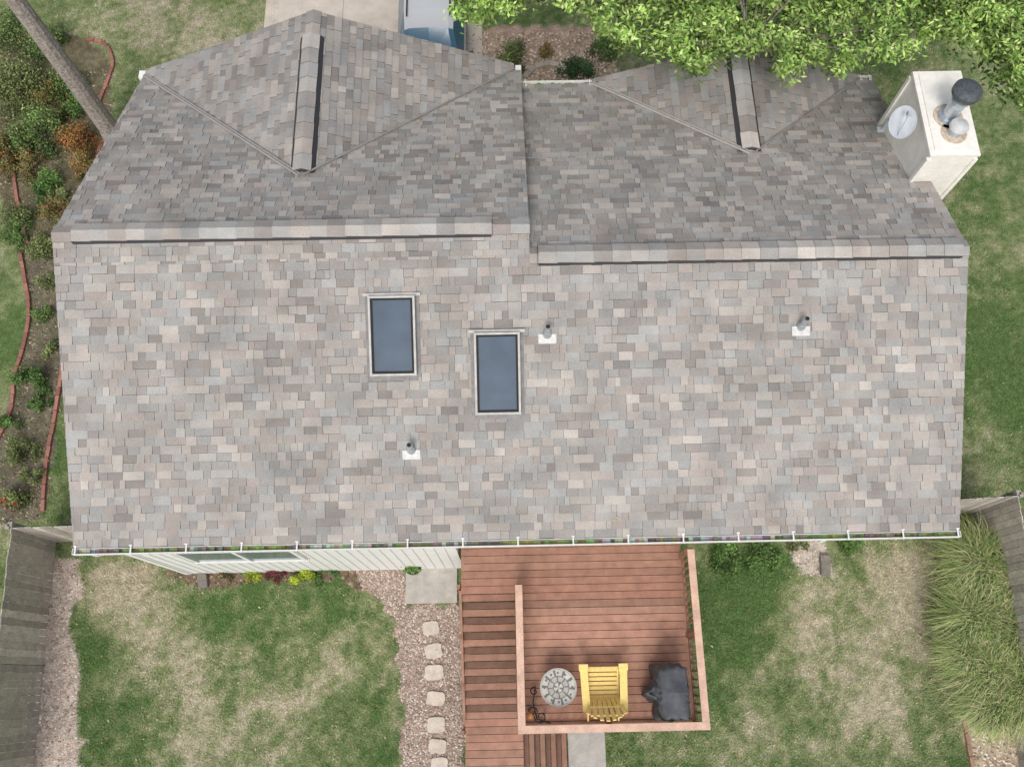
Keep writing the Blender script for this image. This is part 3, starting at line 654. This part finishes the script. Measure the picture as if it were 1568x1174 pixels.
SH=[('shrub',38,580,.42,.8,GR1,2000,.06),('shrub',28,690,.42,.7,OL,1900,.05),('shrub',12,765,.4,.6,OL,1400,.05),('shrub',68,280,.42,.8,GR1,1900,.06),('shrub',60,375,.5,.6,OL,1800,.05),
 ('shrub',55,195,.75,1.1,GR1+OL,4200,.07),('shrub',20,120,1.0,1.3,OL,5500,.07),('shrub',100,120,.6,.9,GR1+OL,2600,.06),('shrub',60,60,.7,.9,OL+GR1,3000,.06),('shrub',10,220,.6,.9,OL+RD,2600,.06),('shrub',10,40,.8,.9,OL+GR1,3000,.06),
 ('autumn_shrub',118,205,.6,.9,RD,3600,.05),('autumn_shrub',128,250,.45,.8,RD+RD+OL,2300,.05),('autumn_shrub',80,320,.5,.6,OL+RD,2000,.05),('autumn_shrub',80,150,.55,.8,RD+GR1,2300,.05),('autumn_shrub',35,250,.5,.6,RD+OL,1800,.05),
 ('golden_shrub',386,876,.27,.4,GYL,1500,.045),('golden_shrub',458,876,.27,.4,GYL,1500,.045),('barberry_shrub',422,877,.24,.3,DR,1000,.04),('barberry_shrub',345,878,.22,.3,DR+OL,900,.04),('shrub',505,875,.26,.3,GR1,1000,.04),('shrub',485,880,.2,.25,GR1,700,.04),
 ('shrub',1110,848,.45,.5,GR1,2000,.05),('shrub',1170,850,.5,.5,GR1,2200,.05),('shrub',1300,838,.35,.5,GR1,1400,.05),('shrub',1225,832,.25,.4,OL,600,.05),
 ('juniper_shrub',785,80,.5,.6,OL,2400,.06),('juniper_shrub',885,105,.55,.6,[(.05,.11,.045),(.08,.16,.05)],2600,.06),('shrub',765,100,.4,.5,GR1,1200,.05),('shrub',930,70,.5,.7,GR1,1600,.06),('shrub',835,75,.3,.4,RD+OL,900,.05),
 ('rose_shrub',12,770,.18,.8,[(.5,.02,.03)],70,.07),('shrub',90,300,.35,.5,OL,900,.05),('shrub',20,355,.45,.5,GR1,1500,.05),
 ('shrub',70,430,.35,.4,OL,1000,.05),('shrub',60,480,.35,.4,GR1+OL,1000,.05),('shrub',72,530,.3,.35,OL,800,.05),('shrub',55,620,.3,.35,GR1,800,.05),('shrub',45,730,.3,.35,OL,800,.05),('shrub',8,640,.35,.5,GR1,1000,.05),('shrub',110,160,.4,.7,GR1,1500,.05),('shrub',20,330,.5,.6,OL,1500,.06)]
for a in SH: shrub(*a)
K=B(); q=P(633,868,.3); K.cyl((q.x,q.y,.08),(q.x,q.y,.38),.13,.18,(.04,.035,.035),20); K.cyl((q.x,q.y,.33),(q.x,q.y,.385),.15,.15,(.07,.05,.03),20)
po=K.obj('flower_pot',M_attr); 
n=160; t=rng.normal(size=(n,3))*np.array([.07,.07,.05])+np.array([q.x,q.y,.46]); mesh_np('plant',leafquads(t,.08,.04,.6,9),4,np.array(GR1)[rng.integers(0,3,n)],M_leaf,po)
def ograss(px,py,r,h,n,seed):
    rr=np.random.default_rng(seed); c=P(px,py,h*.3)
    a=rr.uniform(0,6.28,n); reach=r*rr.uniform(.25,1.15,n); hh=h*rr.uniform(.5,1.,n); b0=rr.normal(size=(n,2))*r*.17; w=rr.uniform(.005,.011,n)
    seg=5; prev=None; col=np.array([(.29,.38,.11),(.40,.47,.19),(.54,.50,.28),(.18,.29,.08)])[rr.integers(0,4,n)]*rr.uniform(.65,1.3,(n,1))
    dx,dy=np.cos(a),np.sin(a); out=[];oc=[]
    for k in range(seg+1):
        t=k/seg; rad_=reach*t**1.2; z=hh*(1-(1-t)**2)-hh*.35*max(0,t-.55)/.45
        x=c.x+b0[:,0]+dx*rad_; y=c.y+b0[:,1]+dy*rad_; ww=w*(1-.85*t); z=np.maximum(z,.01)
        A=np.stack([x-dy*ww,y+dx*ww,z],1);Bq=np.stack([x+dy*ww,y-dx*ww,z],1)
        if prev is not None: out.append(np.stack([prev[0],prev[1],Bq,A],1)); oc.append(col*(.45+.6*t))
        prev=(A,Bq)
    mesh_np('ornamental_grass',np.concatenate(out),4,np.clip(np.concatenate(oc),0,1),M_leaf)
for i,(px,py,r) in enumerate(((1490,868,.95),(1478,945,.85),(1496,1025,.9),(1535,890,.8),(1545,1055,.9),(1460,1000,.5),(1530,970,.9),(1500,1080,.6))): ograss(px,py,r,1.25,3300,40+i)
# ---------------------------------------------------------------- trees
def limb(K,a,b,r0,r1,wob=.1,n=6):
    a=Vector(a);b=Vector(b);pts=[];rs=[]
    for i in range(n+1):
        t=i/n; p=a.lerp(b,t)+Vector((random.uniform(-wob,wob),random.uniform(-wob,wob),0))*(0 if i in(0,n) else 1); pts.append(p); rs.append(r0+(r1-r0)*t)
    K.tube(pts,rs,(.2,.17,.15),12); return pts
tr1=empty('pine_tree'); K=B(); b=P(180,215,0)
tt=Vector((b.x,b.y,9.5)); limb(K,b,tt,.25,.13,.03,8); K.cyl(b,b+Vector((0,0,.5)),.33,.25,(.2,.17,.15),12)
cl=[]
for i in range(16):
    a=i*2.4; z=8+3.2*i/16; r=1.9*(1-.4*i/16); e=Vector((b.x+r*math.cos(a),b.y+r*math.sin(a)+.4,z+.3)); limb(K,(b.x,b.y,z),e,.05,.015,.05,4); cl+= [e,e.lerp(Vector((b.x,b.y,z)),.4)]
K.obj('trunk_and_limbs',mat('pine_bark',(.30,.26,.235),.95,nscale=16,namt=.4,n2=50,bump=1,bscale=22),tr1,smooth=True)
n=9000; cc=np.array([tuple(p) for p in cl]); w=rng.integers(0,len(cc),n); pts=cc[w]+rng.normal(size=(n,3))*.22
mesh_np('foliage',leafquads(pts,.16,.02,.5,77),4,np.array(OL+GR1)[rng.integers(0,6,n)]*rng.uniform(.7,1.3,(n,1)),M_leaf,tr1)
can=[(694,-260),(692,22),(715,42),(750,22),(825,-4),(885,14),(905,40),(928,56),(948,72),(985,62),(1012,88),(1050,98),(1088,114),(1104,86),(1140,72),(1180,64),(1198,88),(1213,118),(1233,86),(1262,92),(1289,114),(1322,90),(1350,94),(1392,76),(1430,58),(1470,52),(1488,84),(1532,114),(1575,165),(1640,195),(1700,-260)]
def oak():
    o=empty('oak_tree'); K=B()
    rr=np.random.default_rng(5)
    x=rr.uniform(680,1700,9000); y=rr.uniform(-260,200,9000); ok=inpoly(x,y,can); x=x[ok];y=y[ok]
    cen=[]
    for a_,b_ in zip(x,y):
        z=rr.uniform(6.4,7.3)+ (.9 if b_<-60 else 0); p=P(a_,b_,z)
        if all((p.x-q[0])**2+(p.y-q[1])**2+(p.z-q[2])**2>.24**2 for q in cen[-200:]): cen.append((p.x,p.y,p.z))
        if len(cen)>1300: break
    cen=np.array(cen); k=len(cen)
    n=90000; w=rr.integers(0,k,n); rad_=rr.uniform(.08,.16,k)
    pts=cen[w]+rr.normal(size=(n,3))*rad_[w][:,None]*np.array([.8,.8,.6])
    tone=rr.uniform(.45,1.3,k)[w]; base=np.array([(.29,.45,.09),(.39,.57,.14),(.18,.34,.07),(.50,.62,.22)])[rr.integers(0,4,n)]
    rel=(pts[:,2]-cen[w][:,2])/.15; col=base*(tone*np.clip(.85+.3*rel,.3,1.4))[:,None]  # lower leaves of a clump darkened: canopy shading put into the colour
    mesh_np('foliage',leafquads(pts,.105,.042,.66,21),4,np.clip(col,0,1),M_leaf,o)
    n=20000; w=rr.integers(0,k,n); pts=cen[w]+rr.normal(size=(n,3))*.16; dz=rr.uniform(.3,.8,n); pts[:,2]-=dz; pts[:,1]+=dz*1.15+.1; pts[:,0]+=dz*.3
    mesh_np('inner_foliage',leafquads(pts,.13,.06,.6,22),4,np.array([(.07,.14,.035),(.11,.2,.045)])[rr.integers(0,2,n)],M_leaf,o)  # dark leaf colours stand in for the shade inside the crown
    t=Vector((6.2,17.6,0)); top=t+Vector((0,0,4.8)); limb(K,t,top,.34,.24,.05,6)
    hubs=[]
    for i in range(11):
        q=cen[int(i*k/11)]; h=Vector(q)-Vector((0,-.3,.5)); mid=top.lerp(h,.5)+Vector((0,0,.3)); limb(K,top,mid,.14,.08,.06,4); limb(K,mid,h,.08,.03,.06,4); hubs.append(mid); hubs.append(h)
    for i in range(0,k,6):
        q=Vector(cen[i]); h=min(hubs,key=lambda s_:(s_-q).length)
        if (h-q).length<2.6: limb(K,h,q,.022,.007,.05,3)
    K.obj('trunk_and_limbs',M_bark,o,smooth=True)
oak()
# ---------------------------------------------------------------- light
w=bpy.data.worlds.new("World"); scn.world=w; w.use_nodes=True; nt=w.node_tree; bg=nt.nodes['Background']
sk=nt.nodes.new('ShaderNodeTexSky'); sk.sky_type='NISHITA'; sk.sun_disc=False; sk.sun_elevation=rad(52); sk.sun_rotation=rad(190); sk.dust_density=4; sk.ozone_density=.6; sk.air_density=1.2
hs=nt.nodes.new('ShaderNodeHueSaturation'); hs.inputs['Saturation'].default_value=.5
nt.links.new(sk.outputs[0],hs.inputs['Color']); nt.links.new(hs.outputs[0],bg.inputs['Color']); bg.inputs['Strength'].default_value=.15
sd=bpy.data.lights.new('sun','SUN'); sd.energy=1.5; sd.angle=rad(20); sd.color=(1,.98,.95); so=bpy.data.objects.new('sun',sd); link(so)
el=rad(52); az=rad(190)
dirv=Vector((math.sin(az)*math.cos(el),math.cos(az)*math.cos(el),math.sin(el)))
so.rotation_euler=dirv.to_track_quat('Z','Y').to_euler(); so.location=(0,-20,30)
